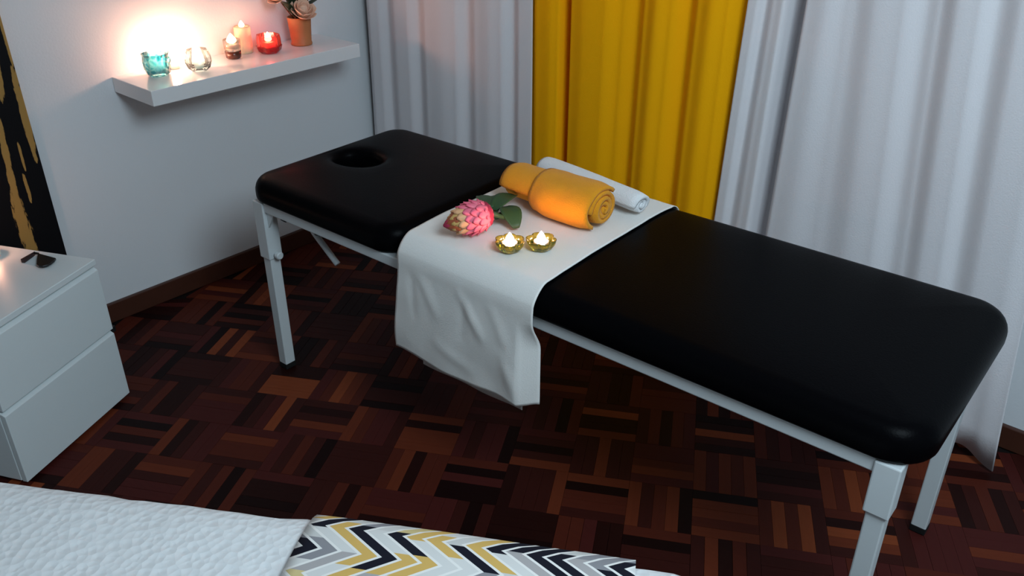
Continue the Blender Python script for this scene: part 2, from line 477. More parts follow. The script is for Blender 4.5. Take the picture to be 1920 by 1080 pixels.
def pad(name, x0, x1, y0, y1, rc, hole=None):
    P = rrect(x0, x1, y0, y1, rc)
    n = len(P)
    bm = bmesh.new()
    def crown(p):
        d = min(p.x-x0, x1-p.x, p.y-y0, y1-p.y) - RE
        z = ZT + CR*(1-exp(-max(0, d)/0.06))
        if hole:
            r = sqrt(((p.x-hole[0])/hole[2])**2 + ((p.y-hole[1])/hole[3])**2)
            z -= 0.010*exp(-max(0, r-1)/0.12)
        return z
    rings = []
    rings.append([(p - nn*0.03, ZB) for p, nn in P])
    for k in range(0, 5):
        a = (pi/2)*k/4
        rings.append([(p - nn*RB*(1-sin(a)), ZB + RB*(1-cos(a))) for p, nn in P])
    for k in range(0, 8):
        a = (pi/2)*k/7
        rings.append([(p - nn*RE*(1-cos(a)), ZT - RT*(1-sin(a))) for p, nn in P])
    inner = [p - nn*RE for p, nn in P]
    if hole:
        hc = Vector((hole[0], hole[1]))
        hp = []
        for p in inner:
            d = p - hc
            a = atan2(d.y/hole[3], d.x/hole[2])
            hp.append(hc + Vector((hole[2]*cos(a), hole[3]*sin(a))))
    else:
        cx, cy = (x0+x1)/2, (y0+y1)/2
        hw = (x1-x0)/2 - (y1-y0)/2
        hp = [Vector((min(cx+hw, max(cx-hw, p.x)), cy)) for p in inner]
    for t in (0.06, 0.14, 0.24, 0.36, 0.5, 0.65, 0.8, 0.9, 0.96):
        rings.append([(p.lerp(q, t), None) for p, q in zip(inner, hp)])
    if hole:
        rings.append([(q, None) for q in hp])
        for k in (0.3, 0.7, 1.0):
            rings.append([(q.lerp(hc, 0.10*k), ZT - 0.006 - 0.012*k) for q in hp])
        rings.append([(q.lerp(hc, 0.10), ZB) for q in hp])
    V = []
    for R in rings:
        V.append([bm.verts.new((p.x, p.y, crown(p) if z is None else z)) for p, z in R])
    for A, B in zip(V, V[1:]):
        for k in range(n): bm.faces.new((A[k], A[(k+1) % n], B[(k+1) % n], B[k]))
    if hole:
        for k in range(n): bm.faces.new((V[0][(k+1) % n], V[0][k], V[-1][k], V[-1][(k+1) % n]))
    else:
        bm.faces.new(V[0][::-1])
        cl = [bm.verts.new((q.x, q.y, crown(q))) for q in hp]
        for k in range(n): bm.faces.new((V[-1][k], V[-1][(k+1) % n], cl[(k+1) % n], cl[k]))
        bmesh.ops.remove_doubles(bm, verts=cl, dist=1e-5)
    return obj(name, bm, M['leather'], T, smooth=True)
pad('head_pad', 0.0, 0.618, 0.0, TW, 0.075, hole=(0.150, 0.305, 0.088, 0.068))
pad('body_pad', 0.626, TL, 0.0, TW, 0.085)
# frame
FZ1, FZ0 = ZB-0.001, ZB-0.031
def fbox(name, x0, x1, y0, y1, z0, z1, m='frame', bevel=0.003, parent=None):
    bm = bmesh.new(); box(bm, x0, x1, y0, y1, z0, z1)
    return obj(name, bm, M[m], parent or T, bevel=bevel)
fbox('side_rail', 0.03, 1.862, 0.012, 0.042, FZ0, FZ1)
fbox('side_rail', 0.03, 1.862, TW-0.042, TW-0.012, FZ0, FZ1)
for u in (0.03, 0.60, 0.645, 1.25, 1.834):
    fbox('cross_rail', u, u+0.028, 0.0425, TW-0.0425, FZ0+0.001, FZ1)
fbox('face_hole_bracket', 0.215, 0.235, 0.0425, TW-0.0425, FZ0+0.004, FZ1-0.002)
def leg(u, v, sleeve_bottom, knob_dir, foot_h=0.016):
    hs, hi = 0.0235, 0.0180
    bm = bmesh.new(); box(bm, u-hs, u+hs, v-hs, v+hs, sleeve_bottom, FZ1-0.0005)
    sl = obj('leg_sleeve', bm, M['frame'], T, bevel=0.003)
    bm = bmesh.new(); box(bm, u-hi, u+hi, v-hi, v+hi, foot_h, sleeve_bottom+0.03)
    ll = obj('leg', bm, M['frame'], T, bevel=0.003)
    bm = bmesh.new(); box(bm, u-hi-0.001, u+hi+0.001, v-hi-0.001, v+hi+0.001, 0.001, foot_h+0.006)
    obj('rubber_foot', bm, M['rubber'], ll, bevel=0.003)
    if knob_dir < 0: return ll
    bm = bmesh.new()
    kz = sleeve_bottom+0.014
    tube(bm, [(u+knob_dir*0.021, v, kz), (u+knob_dir*0.030, v, kz)], 0.006, 10)
    tube(bm, [(u+knob_dir*0.028, v, kz), (u+knob_dir*0.032, v, kz), (u+knob_dir*0.044, v, kz), (u+knob_dir*0.047, v, kz)], [0.009, 0.012, 0.012, 0.009], 14)
    obj('locking_knob', bm, M['frame'], sl, smooth=False)
    # gusset plate between leg and rail
    bm = bmesh.new()
    g = 1 if u < 1 else -1
    a = [(u+g*hs*0.9, v-0.012, FZ0+0.001), (u+g*(hs+0.035), v-0.012, FZ0+0.001), (u+g*hs*0.9, v-0.012, FZ0-0.055)]
    va = [bm.verts.new(p) for p in a]; vb = [bm.verts.new((p[0], p[1]+0.006, p[2])) for p in a]
    bm.faces.new(va); bm.faces.new(vb[::-1])
    for k in range(3): bm.faces.new((va[k], vb[k], vb[(k+1) % 3], va[(k+1) % 3]))
    obj('gusset', bm, M['frame'], sl)
    return ll
leg(0.040, 0.030, 0.400, 1)
leg(0.040, TW-0.030, 0.400, 1)
leg(TL-0.059, 0.030, 0.468, -1)
leg(TL-0.059, TW-0.030, 0.468, -1)
# black bolt under the head rail
bm = bmesh.new()
tube(bm, [(0.085, 0.030, FZ0-0.004), (0.125, 0.030, FZ0-0.006)], 0.003, 8)
tube(bm, [(0.122, 0.030, FZ0-0.006), (0.140, 0.030, FZ0-0.007)], 0.0075, 10)
obj('bolt', bm, M['rubber'], T)
# hanging adjusting lever below the head section
bm = bmesh.new()
tube(bm, [(0.245, 0.046, FZ0+0.02), (0.262, 0.048, FZ0-0.02), (0.215, 0.072, 0.512)], 0.006, 8)
obj('lever_bracket', bm, M['rubber'], T)
bm = bmesh.new()
tube(bm, [(0.198, 0.072, 0.523), (0.204, 0.072, 0.517), (0.215, 0.071, 0.509), (0.308, 0.066, 0.446)], [0.006, 0.0085, 0.009, 0.009], 12)
obj('adjusting_lever', bm, M['frame'], T, smooth=True)

# ------------------------------------------------------------------ white table runner (cloth)
U0, U1 = 0.652, 1.080
def padz(v):
    d = min(v, TW-v)
    if d < RE:
        k = max(0, d)/RE
        return ZT - RT*(1-sqrt(max(0, 1-(1-k)**2)))
    return ZT + CR*(1-exp(-(d-RE)/0.06))
ZHEM = 0.343
path = []      # (v, z, kind) kind 0 = lies on the pad, 1 = hangs in front, 2 = hangs behind
for k in range(34): path.append((-0.0135, ZHEM + (0.600-ZHEM)*k/33, 1))
for k in range(1, 14):
    a = (pi/2)*k/13
    path.append((RE - (RE+0.0135-0.0135*sin(a))*cos(a) , ZT-RT+0.002 + (RT+0.004)*sin(a), 0))
for k in range(1, 30):
    v = RE + (TW-2*RE)*k/29
    path.append((v, padz(v)+0.0045, 0))
for k in range(1, 10):
    a = (pi/2)*k/9
    path.append((TW-RE + (RE+0.006)*sin(a), ZT-RT+0.002 + (RT+0.004)*cos(a), 0))
for k in range(1, 8): path.append((TW+0.006, 0.60-0.18*k/7, 2))
creases = [((0.73, 0.585), (0.79, 0.50), 0.016200000000000003, 0.006), ((0.86, 0.585), (0.935, 0.49), 0.013500000000000002, 0.009), ((0.875, 0.575), (0.87, 0.47), 0.013500000000000002, -0.004),
           ((0.70, 0.57), (0.715, 0.47), 0.01215, -0.005), ((1.00, 0.46), (1.035, 0.37), 0.016200000000000003, 0.007), ((0.96, 0.58), (1.02, 0.47), 0.016200000000000003, 0.005), ((0.80, 0.42), (0.90, 0.385), 0.016, 0.005)]
def crease(u, z):
    s = 0.0
    for (a, b), (c, d), wd, h in creases:
        L2 = (c-a)**2+(d-b)**2
        t = ((u-a)*(c-a)+(z-b)*(d-b))/L2
        tt = min(1, max(0, t))
        px, pz = a+(c-a)*tt, b+(d-b)*tt
        dd = hypot(u-px, z-pz)
        s += h*exp(-(dd/wd)**2)*(0.5+0.5*sin(pi*min(1, max(0.08, tt*0.92+0.04))))
    return s*0.5
bm = bmesh.new()
NU = 72
rows = []
for (v, z, kd) in path:
    row = []
    for i in range(NU+1):
        a = i/NU
        u = U0 + (U1-U0)*a
        vv, zz, uu = v, z, u
        if kd == 1:
            h = sstep(0.60, 0.36, z)
            uu = u - 0.020*h*(1-a) + 0.004*h*a
            zz = z + h*0.006*sin(a*9+1) + h*(0.012*sstep(0.9, 1.0, a))
            vv = v - crease(u, z)*sstep(0.61, 0.57, z) - 0.010*h*(0.5+0.5*noise.noise(Vector((u*12, z*8, 0)))) - 0.004*sstep(0.60, 0.5, z)
            # turned-back edge strip at the foot side
            turn = sstep(1.035, 1.046, u)*(u-1.035)
            vv += turn*0.9*sstep(0.585, 0.50, z)*0.85
        elif kd == 0 and v > 0.02:
            zz = z + 0.0022*max(0, noise.noise(Vector((u*9, v*9, 5)))) + 0.0012*max(0, noise.noise(Vector((u*25, v*25, 2))))
            uu = u + 0.004*noise.noise(Vector((a*2, v*5, 9)))
        row.append(bm.verts.new((uu, vv, zz)))
    rows.append(row)
for A, B in zip(rows, rows[1:]):
    for i in range(NU): bm.faces.new((A[i], A[i+1], B[i+1], B[i]))
cloth = obj('table_runner', bm, M['runner'], smooth=True)
cloth.location = (TX, TY, 0); cloth.rotation_euler = (0, 0, TA)
s = cloth.modifiers.new('thick', 'SOLIDIFY'); s.thickness = 0.0022; s.offset = 1
tag(cloth, 'white cloth runner laid across the middle of the massage table, one end hanging down', 'cloth')
bm = bmesh.new()
grid(bm, lambda a, b: (0.716+0.33*a, -0.0075-0.002*sin(a*12), 0.318+0.008*a+0.21*b), 24, 8)
ul = obj('under_layer', bm, M['runner'], cloth, smooth=True)
s = ul.modifiers.new('thick', 'SOLIDIFY'); s.thickness = 0.0018; s.offset = 0

CZ = TH + 0.0045 + 0.0035      # cloth top
# ------------------------------------------------------------------ rolled towels
def towel(name, m, A, B, R, label, turns=3.0, flap=None, squash=0.88, thick=0.010, sag=0.0):
    A, B = Vector(A), Vector(B)
    ax = (B-A); L = ax.length; ax.normalize()
    side = Vector((ax.y, -ax.x, 0)).normalized()       # towards the camera side
    up = Vector((0, 0, 1))
    bm = bmesh.new()
    N = int(turns*40)
    prof = []
    for k in range(N+1):
        t = k/N
        ang = 2*pi*turns*(1-t)
        r = R*(0.16 + 0.84*t)
        prof.append((r*cos(ang), r*sin(ang)))
    # prof ends at angle 0 (camera side); loose end runs down and lies on the surface
    M_ = 24
    rows = []
    for i in range(M_+1):
        a = i/M_
        end = 1 - 0.13*(max(0, (abs(a-0.5)*2-0.80)/0.20)**2.0)
        bul = 1 + 0.05*sin(a*pi) + 0.035*noise.noise(Vector((a*5, R*40, 1.0)))
        row = []
        for k, (x, y) in enumerate(prof):
            ang = atan2(y, x)
            w_ = 1 + 0.03*noise.noise(Vector((a*6, cos(ang)*1.4, sin(ang)*1.4+R*30)))
            yy = y*squash*bul*end*w_
            xx = x*bul*end*w_*1.04
            inset = 0.008*noise.noise(Vector((k*0.05, 7.7, i*0.0))) if i in (0, M_) else 0
            p = A + ax*(L*a + inset) + side*xx + up*(R*squash*0.98 + yy + sag*a)
            if p.z < CZ + 0.002: p.z = CZ + 0.002
            row.append(bm.verts.new(p - Vector((0, 0, 0))))
        rows.append(row)
    for P_, Q_ in zip(rows, rows[1:]):
        for k in range(len(P_)-1): bm.faces.new((P_[k], P_[k+1], Q_[k+1], Q_[k]))
    o = obj(name, bm, m, smooth=True)
    s = o.modifiers.new('thick', 'SOLIDIFY'); s.thickness = thick; s.offset = -1
    return tag(o, label, 'towel', 'rolled towels on the runner')
ty = towel('rolled_towel', M['towel_y'], tw(0.722, 0.352, CZ), tw(1.022, 0.342, CZ), 0.059, 'thick orange yellow rolled towel lying on the white runner, in front of the white roll', turns=3.2, thick=0.012)
towel('rolled_towel', M['towel_w'], tw(0.690, 0.525, CZ), tw(1.055, 0.462, CZ), 0.036, 'slim white rolled towel lying behind the orange yellow roll', turns=2.4, thick=0.009)
# loose outer end of the yellow towel lying in front, as a part of it
bm = bmesh.new()
def flapf(a, b):
    u = 0.842 + 0.174*a
    k = sstep(0.0, 0.30, a)
    e = 1 - 0.10*sstep(0.80, 1.0, a)
    ang = radians(140) - b*radians(193)
    grow = sstep(1.0, 0.0, max(0.0, ang/radians(115)))
    Ry = (0.0605 + 0.019*k*grow)*e
    Rz = (0.0525 + 0.004*k*grow)*e
    v = 0.346 - Ry*cos(ang)
    z = CZ + 0.0520 + Rz*sin(ang)
    u += -0.016*b*(1-a) + 0.003*noise.noise(Vector((b*4, a*3, 0)))
    v += 0.003*noise.noise(Vector((b*5, a*5, 4)))
    return tw(u, v, max(z, CZ+0.005))
grid(bm, flapf, 16, 26)
fl = obj('loose_end', bm, M['towel_y'], ty, smooth=True)
s = fl.modifiers.new('thick', 'SOLIDIFY'); s.thickness = 0.009; s.offset = 0

# ------------------------------------------------------------------ flame / candle parts
def flame_mat(power):
    return emit('candle_flame', (1.0, 0.46, 0.29), power)
FM = {}
def flame(parent, z, h=0.026, r=0.0075, power=1.0, x=0, y=0):
    bm = bmesh.new()
    prof = [(0, 0), (r*0.55, h*0.06), (r*0.92, h*0.18), (r, h*0.30), (r*0.85, h*0.48), (r*0.55, h*0.70), (r*0.22, h*0.90), (0, h)]
    lathe(bm, prof, 12)
    A = 2*pi*r*0.65*h
    if power not in FM: FM[power] = flame_mat(power/(pi*A))
    o = obj('flame', bm, FM[power], parent, smooth=True)
    o.location = (x, y, z)
    bm = bmesh.new(); tube(bm, [(x, y, z-0.006), (x+0.0005, y, z+0.004)], 0.0009, 6)
    obj('wick', bm, M['wick'], parent)
    return o
def tealight(parent, z0, r=0.019, h=0.014, power=1.0, cup=True, fh=0.026, fr=0.0075):
    bm = bmesh.new(); lathe(bm, [(0, z0), (r*0.97, z0), (r, z0+h), (r*0.96, z0+h), (r*0.94, z0+0.002), (0, z0+0.002)], 24)
    if cup: obj('tealight_cup', bm, M['alu'], parent, smooth=True)
    else: bm.free()
    bm = bmesh.new(); lathe(bm, [(0, z0+0.003), (r*0.92, z0+0.003), (r*0.92, z0+h*0.82), (r*0.4, z0+h*0.76), (0, z0+h*0.74)], 24)
    obj('wax', bm, M['wax'], parent, smooth=True)
    if power: flame(parent, z0+h*0.74+0.003, fh, fr, power)

# lobed olive glass tealight holders on the runner
def flower_holder(px, label, rz):
    t = tag(empty('tealight_holder', (px[0], px[1], CZ), rz), label, 'candle holder', 'olive glass tealight holders on the runner')
    bm = bmesh.new()
    lobes = lambda a, z: 1 + (0.22*(abs(cos(3*a))**0.7) - 0.12)*sstep(0.0, 0.010, z)
    lathe(bm, [(0, 0.0), (0.020, 0.0), (0.026, 0.004), (0.031, 0.014), (0.0335, 0.026), (0.0315, 0.0265), (0.0285, 0.015), (0.0235, 0.007), (0.0, 0.006)], 60, lobes)
    obj('glass_bowl', bm, M['g_green'], t, smooth=True)
    tealight(t, 0.0065, 0.0185, 0.014, 0.42, True, 0.026, 0.0105)
    return t
c1 = Vector((1.580, -0.946, 0)); c2_ = Vector((1.631, -0.892, 0))
flower_holder(c1, 'olive glass flower shaped tealight holder on the runner, the one nearer the pink bud', 0.2)
flower_holder(c2_, 'olive glass flower shaped tealight holder on the runner, nearer the bare black body pad', 0.5)

# ------------------------------------------------------------------ pink artichoke-like bud with leaves
tip = Vector((1.418, -1.022, CZ+0.034)); bas = Vector((1.466, -0.905, CZ+0.044))
axis = (bas - tip).normalized()
tip += Vector((0.010, 0.009, 0.005)); bas += Vector((0.010, 0.009, 0.004))
fz = axis; fx_ = fz.orthogonal().normalized(); fy = fz.cross(fx_)
BL = (bas-tip).length
FT = tag(empty('pink_bud', (bas.x, bas.y, CZ)), 'pink and cream scaled flower bud with dark leaves lying beside the tealights', 'flower')
def body_r(t):     # t 0 at the tip, 1 at the base
    return knots([(0, 0.003), (0.12, 0.017), (0.32, 0.031), (0.55, 0.0385), (0.78, 0.041), (0.93, 0.034), (1.0, 0.018)], t)
def Wd_(p): return Vector(p) - FT.location
bm = bmesh.new()
rings = []
for k in range(15):
    t = k/14
    r = body_r(t)*0.88
    rings.append((tip + axis*(BL*t), r))
tube(bm, [Wd_(p) for p, r in rings], [r for p, r in rings], 24)
obj('core', bm, M['bud_core'], FT, smooth=True)
def petal_mesh(name, L, W_, curl, m):
    bm = bmesh.new()
    def f(a, b):
        s = (a-0.5)*2
        wv = W_*0.5*(sin(pi*min(1, (b*0.86+0.12)))**0.75)
        return (s*wv, -0.10*W_*(s*s) + 0.0, b*L + 0) if False else (s*wv, curl*L*(b**2)*0.25 - 0.16*W_*(s*s) + 0.0, b*L)
    grid(bm, f, 4, 5)
    bmesh.ops.recalc_face_normals(bm, faces=bm.faces[:])
    me = bpy.data.meshes.new(name); bm.to_mesh(me); bm.free()
    me.materials.append(m)
    for p in me.polygons: p.use_smooth = True
    return me
rowsP = [  # t of the scale's root (towards base), length, width, count, material
    (0.97, 0.030, 0.024, 11, 'pet_pink', 0.9), (0.86, 0.032, 0.025, 12, 'pet_pink', 0.9), (0.74, 0.033, 0.025, 11, 'pet_pink', 0.85),
    (0.63, 0.035, 0.027, 10, 'pet_pink', 0.6), (0.52, 0.038, 0.030, 9, 'pet_cream', 0.1), (0.40, 0.038, 0.030, 7, 'pet_olive', -0.2), (0.27, 0.034, 0.026, 5, 'pet_tip', -0.3)]
for ri, (t, L, W_, cnt, mk, curl) in enumerate(rowsP):
    me = petal_mesh('petal', L, W_, curl, M[mk])
    for k in range(cnt):
        a = 2*pi*(k + 0.5*(ri % 2))/cnt + rnd.uniform(-0.08, 0.08)
        rad = (fx_*cos(a) + fy*sin(a))
        r = body_r(t)
        slope = (body_r(max(0, t-0.25)) - body_r(t))/(0.25*BL)
        out = rad
        along = (-axis + rad*(slope*0.8 + 0.05)).normalized()
        nrm = (out - along*out.dot(along)).normalized()
        xax = nrm.cross(along).normalized()
        pos = tip + axis*(BL*t) + rad*(r*0.93) - FT.location
        o = link('petal', me, FT)
        mt = Matrix((xax, nrm, along)).transposed().to_4x4()
        mt.translation = pos
        o.matrix_basis = mt
        sd = o.modifiers.new('thick', 'SOLIDIFY'); sd.thickness = 0.0018; sd.offset = 0
bm = bmesh.new()
st = [bas - axis*0.004, bas + axis*0.02 + Vector((0, 0, -0.014)), bas + axis*0.045 + Vector((0, 0, -0.028)), bas + axis*0.070 + Vector((-0.006, 0, -0.034))]
tube(bm, [Wd_(p) for p in st], [0.009, 0.006, 0.005, 0.004], 10)
obj('stem', bm, M['leaf'], FT, smooth=True)
def leaf_bm(p0, p1, width, arch, droop_up=0.0, base=FT, n=8, cup=0.15):
    p0, p1 = Vector(p0), Vector(p1)
    d = (p1-p0); L = d.length; d.normalize()
    sd = d.cross(Vector((0, 0, 1)))
    if sd.length < 1e-3: sd = Vector((1, 0, 0))
    sd.normalize(); nn = sd.cross(d)
    bm = bmesh.new()
    def f(a, b):
        s = (a-0.5)*2
        wv = width*0.5*(sin(pi*min(0.97, b*0.82+0.10))**0.8)
        p = p0 + d*(L*b) + sd*(s*wv) + nn*(arch*sin(pi*b) + cup*wv*s*s)
        return p - base.location
    grid(bm, f, 6, n)
    return bm
def leaf(name, p0, p1, width, arch, m, parent, cup=0.15):
    o = obj(name, leaf_bm(p0, p1, width, arch, base=parent, cup=cup), m, parent, smooth=True)
    s = o.modifiers.new('thick', 'SOLIDIFY'); s.thickness = 0.0016; s.offset = 0
    return o
r0 = Vector((1.452, -0.862, CZ+0.022))
leaf('leaf', (1.440, -0.850, CZ+0.022), (1.362, -0.776, CZ+0.022), 0.056, 0.012, M['leaf'], FT)
leaf('leaf', (1.432, -0.850, CZ+0.034), (1.352, -0.808, CZ+0.030), 0.040, 0.006, M['leaf'], FT)
leaf('leaf', (1.440, -0.850, CZ+0.030), (1.420, -0.745, CZ+0.032), 0.050, 0.012, M['leaf'], FT)
leaf('leaf', (1.448, -0.815, CZ+0.030), (1.527, -0.862, CZ+0.010), 0.052, 0.016, M['leaf'], FT)
leaf('leaf', (1.452, -0.858, CZ+0.012), (1.475, -0.800, CZ+0.012), 0.034, 0.004, M['leaf'], FT)

# ------------------------------------------------------------------ floating shelf
SZ, SD, ST = 0.830, 0.248, 0.049
bm = bmesh.new(); box(bm, 0.001, SD, -1.092, -0.272, SZ-ST, SZ)
tag(obj('floating_shelf', bm, M['shelf'], bevel=0.002), 'thick glossy white floating shelf fixed to the left wall', 'shelf')
SZ += 0.0005
def at(name, x, y, label, cat, group=None):
    return tag(empty(name, (x, y, SZ), rnd.uniform(0, 1)), label, cat, group)
# turquoise crackled glass
t = at('glass_candle_cup', 0.092, -0.978, 'turquoise crackled glass cup, first from the left on the shelf', 'candle holder', 'glass candle holders on the shelf')
crack = lambda a, z: 1 + 0.09*noise.noise(Vector((cos(a)*2.6, sin(a)*2.6, z*55))) 
bm = bmesh.new()
lathe(bm, [(0, 0), (0.030, 0), (0.037, 0.006), (0.041, 0.022), (0.0425, 0.045), (0.041, 0.062), (0.043, 0.070), (0.040, 0.0705), (0.037, 0.060), (0.0375, 0.024), (0.033, 0.010), (0, 0.009)], 40, crack)
obj('glass_cup', bm, M['g_blue'], t, smooth=False)
bm = bmesh.new(); lathe(bm, [(0, 0.0095), (0.030, 0.0095), (0.033, 0.020), (0, 0.019)], 28)
obj('wax', bm, mat('turquoise_wax', (0.02, 0.32, 0.42), 0.4, 0.4), t, smooth=True)
# tealight hidden behind it
t = at('tealight', 0.056, -0.906, 'lit candle half hidden behind the turquoise glass cup', 'candle')
bm = bmesh.new(); lathe(bm, [(0, 0), (0.019, 0), (0.0195, 0.020), (0.018, 0.0195), (0.006, 0.0185), (0, 0.0185)], 24)
obj('wax', bm, M['wax'], t, smooth=True)
flame(t, 0.024, 0.054, 0.014, 3.3)
# clear glass ball holder
t = at('glass_candle_ball', 0.140, -0.860, 'clear glass ball holder with a lit candle, second from the left on the shelf', 'candle holder', 'glass candle holders on the shelf')
facet = lambda a, z: 1 + 0.035*cos(8*a)
bm = bmesh.new()
lathe(bm, [(0, 0), (0.024, 0), (0.036, 0.010), (0.043, 0.028), (0.042, 0.046), (0.035, 0.062), (0.032, 0.068), (0.030, 0.067), (0.033, 0.060), (0.039, 0.045), (0.040, 0.029), (0.033, 0.014), (0, 0.010)], 48, facet)
obj('glass_ball', bm, M['g_clear'], t, smooth=False)
tealight(t, 0.0105, 0.024, 0.022, 0.42, True, 0.034, 0.014)
# small cup with brown base
t = at('glass_candle_cup', 0.088, -0.697, 'small glass candle cup with a dark brown base, in front of the cream pillar candle', 'candle holder', 'glass candle holders on the shelf')
bm = bmesh.new()
lathe(bm, [(0, 0.0265), (0.0255, 0.0265), (0.0285, 0.034), (0.029, 0.064), (0.028, 0.0645), (0.0272, 0.036), (0, 0.029)], 32)
obj('glass_cup', bm, glass('plain_glass', (0.95, 0.93, 0.90), 0.2, 0.04), t, smooth=True)
bm = bmesh.new()
lathe(bm, [(0, 0), (0.021, 0), (0.0255, 0.004), (0.0275, 0.0255), (0, 0.0258)], 32)
obj('brown_base', bm, mat('dark_brown_glass', (0.075, 0.022, 0.012), 0.15, 0.5), t, smooth=True)
tealight(t, 0.0295, 0.0255, 0.022, 0.18, False, 0.036, 0.017)
# cream pillar candle
t = at('pillar_candle', 0.048, -0.625, 'tall cream pillar candle standing near the wall behind the brown based cup', 'candle')
bm = bmesh.new(); lathe(bm, [(0, 0), (0.027, 0), (0.0285, 0.003), (0.0285, 0.088), (0.026, 0.092), (0.020, 0.086), (0, 0.084)], 32)
obj('wax', bm, M['wax_cream'], t, smooth=True)
flame(t, 0.087, 0.024, 0.010, 0.05)
# red glass
t = at('glass_candle_cup', 0.112, -0.567, 'red faceted glass candle cup beside the flower pot', 'candle holder', 'glass candle holders on the shelf')
fac6 = lambda a, z: 1 + 0.04*cos(7*a)*(1 if z > 0.008 else 0)
bm = bmesh.new()
lathe(bm, [(0, 0), (0.030, 0), (0.038, 0.008), (0.0425, 0.026), (0.0415, 0.048), (0.039, 0.062), (0.036, 0.0615), (0.037, 0.046), (0.0385, 0.027), (0.034, 0.013), (0, 0.010)], 42, fac6)
obj('glass_cup', bm, glass('pale_red_glass', (0.95, 0.30, 0.28), 0.3, 0.14), t, smooth=False)
bm = bmesh.new(); lathe(bm, [(0.0, 0.0008), (0.0295, 0.0008), (0.0385, 0.009), (0.0432, 0.024), (0.0385, 0.0245), (0.0335, 0.0125), (0, 0.0098)], 42, lambda a, z: 1.035*fac6(a, 0.1))
obj('red_base', bm, M['g_red'], t, smooth=False)
tealight(t, 0.0105, 0.026, 0.032, 0.30, False, 0.034, 0.013)

# flower pot
t = at('flower_pot', 0.098, -0.418, 'terracotta pot of cream roses at the right end of the shelf', 'potted plant')
t.rotation_euler = (0, 0, 0)
bm = bmesh.new()
lathe(bm, [(0, 0), (0.037, 0), (0.0385, 0.004), (0.0375, 0.009), (0.036, 0.011), (0.039, 0.05), (0.0425, 0.095), (0.0425, 0.099), (0.039, 0.099), (0.037, 0.080), (0, 0.080)], 36)
obj('pot', bm, M['pot'], t, smooth=True)
bm = bmesh.new(); lathe(bm, [(0.0365, 0.0805), (0.034, 0.086), (0, 0.088)], 24)
obj('soil', bm, M['soil'], t, smooth=True)
base = Vector(t.location)
def rose(cx, cy, cz, R, tilt):
    q = Vector((cx, cy, cz))
    nonlocal_dir = Vector(tilt).normalized()
    a0 = nonlocal_dir.orthogonal().normalized(); b0 = nonlocal_dir.cross(a0)
    bm = bmesh.new()
    tube(bm, [q - nonlocal_dir*R*0.8, q - nonlocal_dir*R*0.4, q + nonlocal_dir*R*0.2, q + nonlocal_dir*R*0.75], [R*0.15, R*0.5, R*0.55, R*0.2], 12)
    head = obj('rose', bm, M['rose'], t, smooth=True)
    for ring, (cnt, rr, hh, wd, op) in enumerate([(4, 0.55, 1.15, 1.1, 0.10), (5, 0.72, 1.1, 1.2, 0.30), (6, 0.85, 1.0, 1.25, 0.62)]):
        for k in range(cnt):
            a = 2*pi*(k+0.4*ring)/cnt
            rad = a0*cos(a) + b0*sin(a)
            tan_ = nonlocal_dir.cross(rad)
            bm = bmesh.new()
            def f(x, y):
                s = (x-0.5)*2
                ww = wd*R*0.5*sin(pi*min(0.95, y*0.72+0.16))**0.7
                ro = R*(0.18 + (rr-0.18)*sin(y*pi/2) + op*y*y*0.55)
                ang = s*ww/max(ro, R*0.3)
                return q + nonlocal_dir*(-R*0.75 + hh*R*1.35*y - op*0.35*R*y*y) + (rad*cos(ang) + tan_*sin(ang))*ro
            grid(bm, f, 6, 6)
            p = obj('rose_petal', bm, M['rose'], head, smooth=True)
            sd = p.modifiers.new('thick', 'SOLIDIFY'); sd.thickness = 0.0012; sd.offset = 0
# local (x towards the room, y along the shelf)
rose(0.034, -0.004, 0.120, 0.040, (0.55, -0.10, 0.75))
rose(-0.012, -0.072, 0.178, 0.034, (0.3, -0.6, 0.7))
rose(-0.02, 0.02, 0.205, 0.036, (0.1, 0.2, 0.9))
bm = bmesh.new()
for p in ((0.010, -0.004, 0.125), (-0.010, -0.060, 0.155), (-0.016, 0.016, 0.175), (0.0, 0.06, 0.18)):
    tube(bm, [(p[0]*0.2, p[1]*0.2, 0.084), (p[0]*0.6, p[1]*0.5, 0.11), p], 0.0022, 6)
obj('stems', bm, M['stem_br'], t, smooth=True)
def pleaf(p0, p1, w_, arch, m='leaf_dark'):
    o = obj('leaf', leaf_bm(base+Vector(p0), base+Vector(p1), w_, arch, base=t), M[m], t, smooth=True)
    s = o.modifiers.new('thick', 'SOLIDIFY'); s.thickness = 0.0012; s.offset = 0
pleaf((0.0, -0.010, 0.100), (0.030, -0.060, 0.135), 0.034, 0.006)
pleaf((0.005, -0.030, 0.120), (0.020, -0.080, 0.165), 0.036, 0.006)
pleaf((0.0, -0.02, 0.130), (0.020, -0.045, 0.185), 0.040, 0.006)
pleaf((0.01, -0.012, 0.092), (0.046, -0.012, 0.112), 0.026, 0.006)
pleaf((0.01, 0.020, 0.090), (0.046, 0.036, 0.104), 0.022, 0.006)
pleaf((0.0, 0.026, 0.112), (0.022, 0.078, 0.152), 0.046, 0.006)
pleaf((0.0, 0.040, 0.160), (0.016, 0.090, 0.196), 0.042, 0.005)
pleaf((0.02, -0.03, 0.190), (0.03, -0.02, 0.24), 0.04, 0.005)
pleaf((0.0, -0.05, 0.20), (0.02, -0.09, 0.24), 0.04, 0.005)

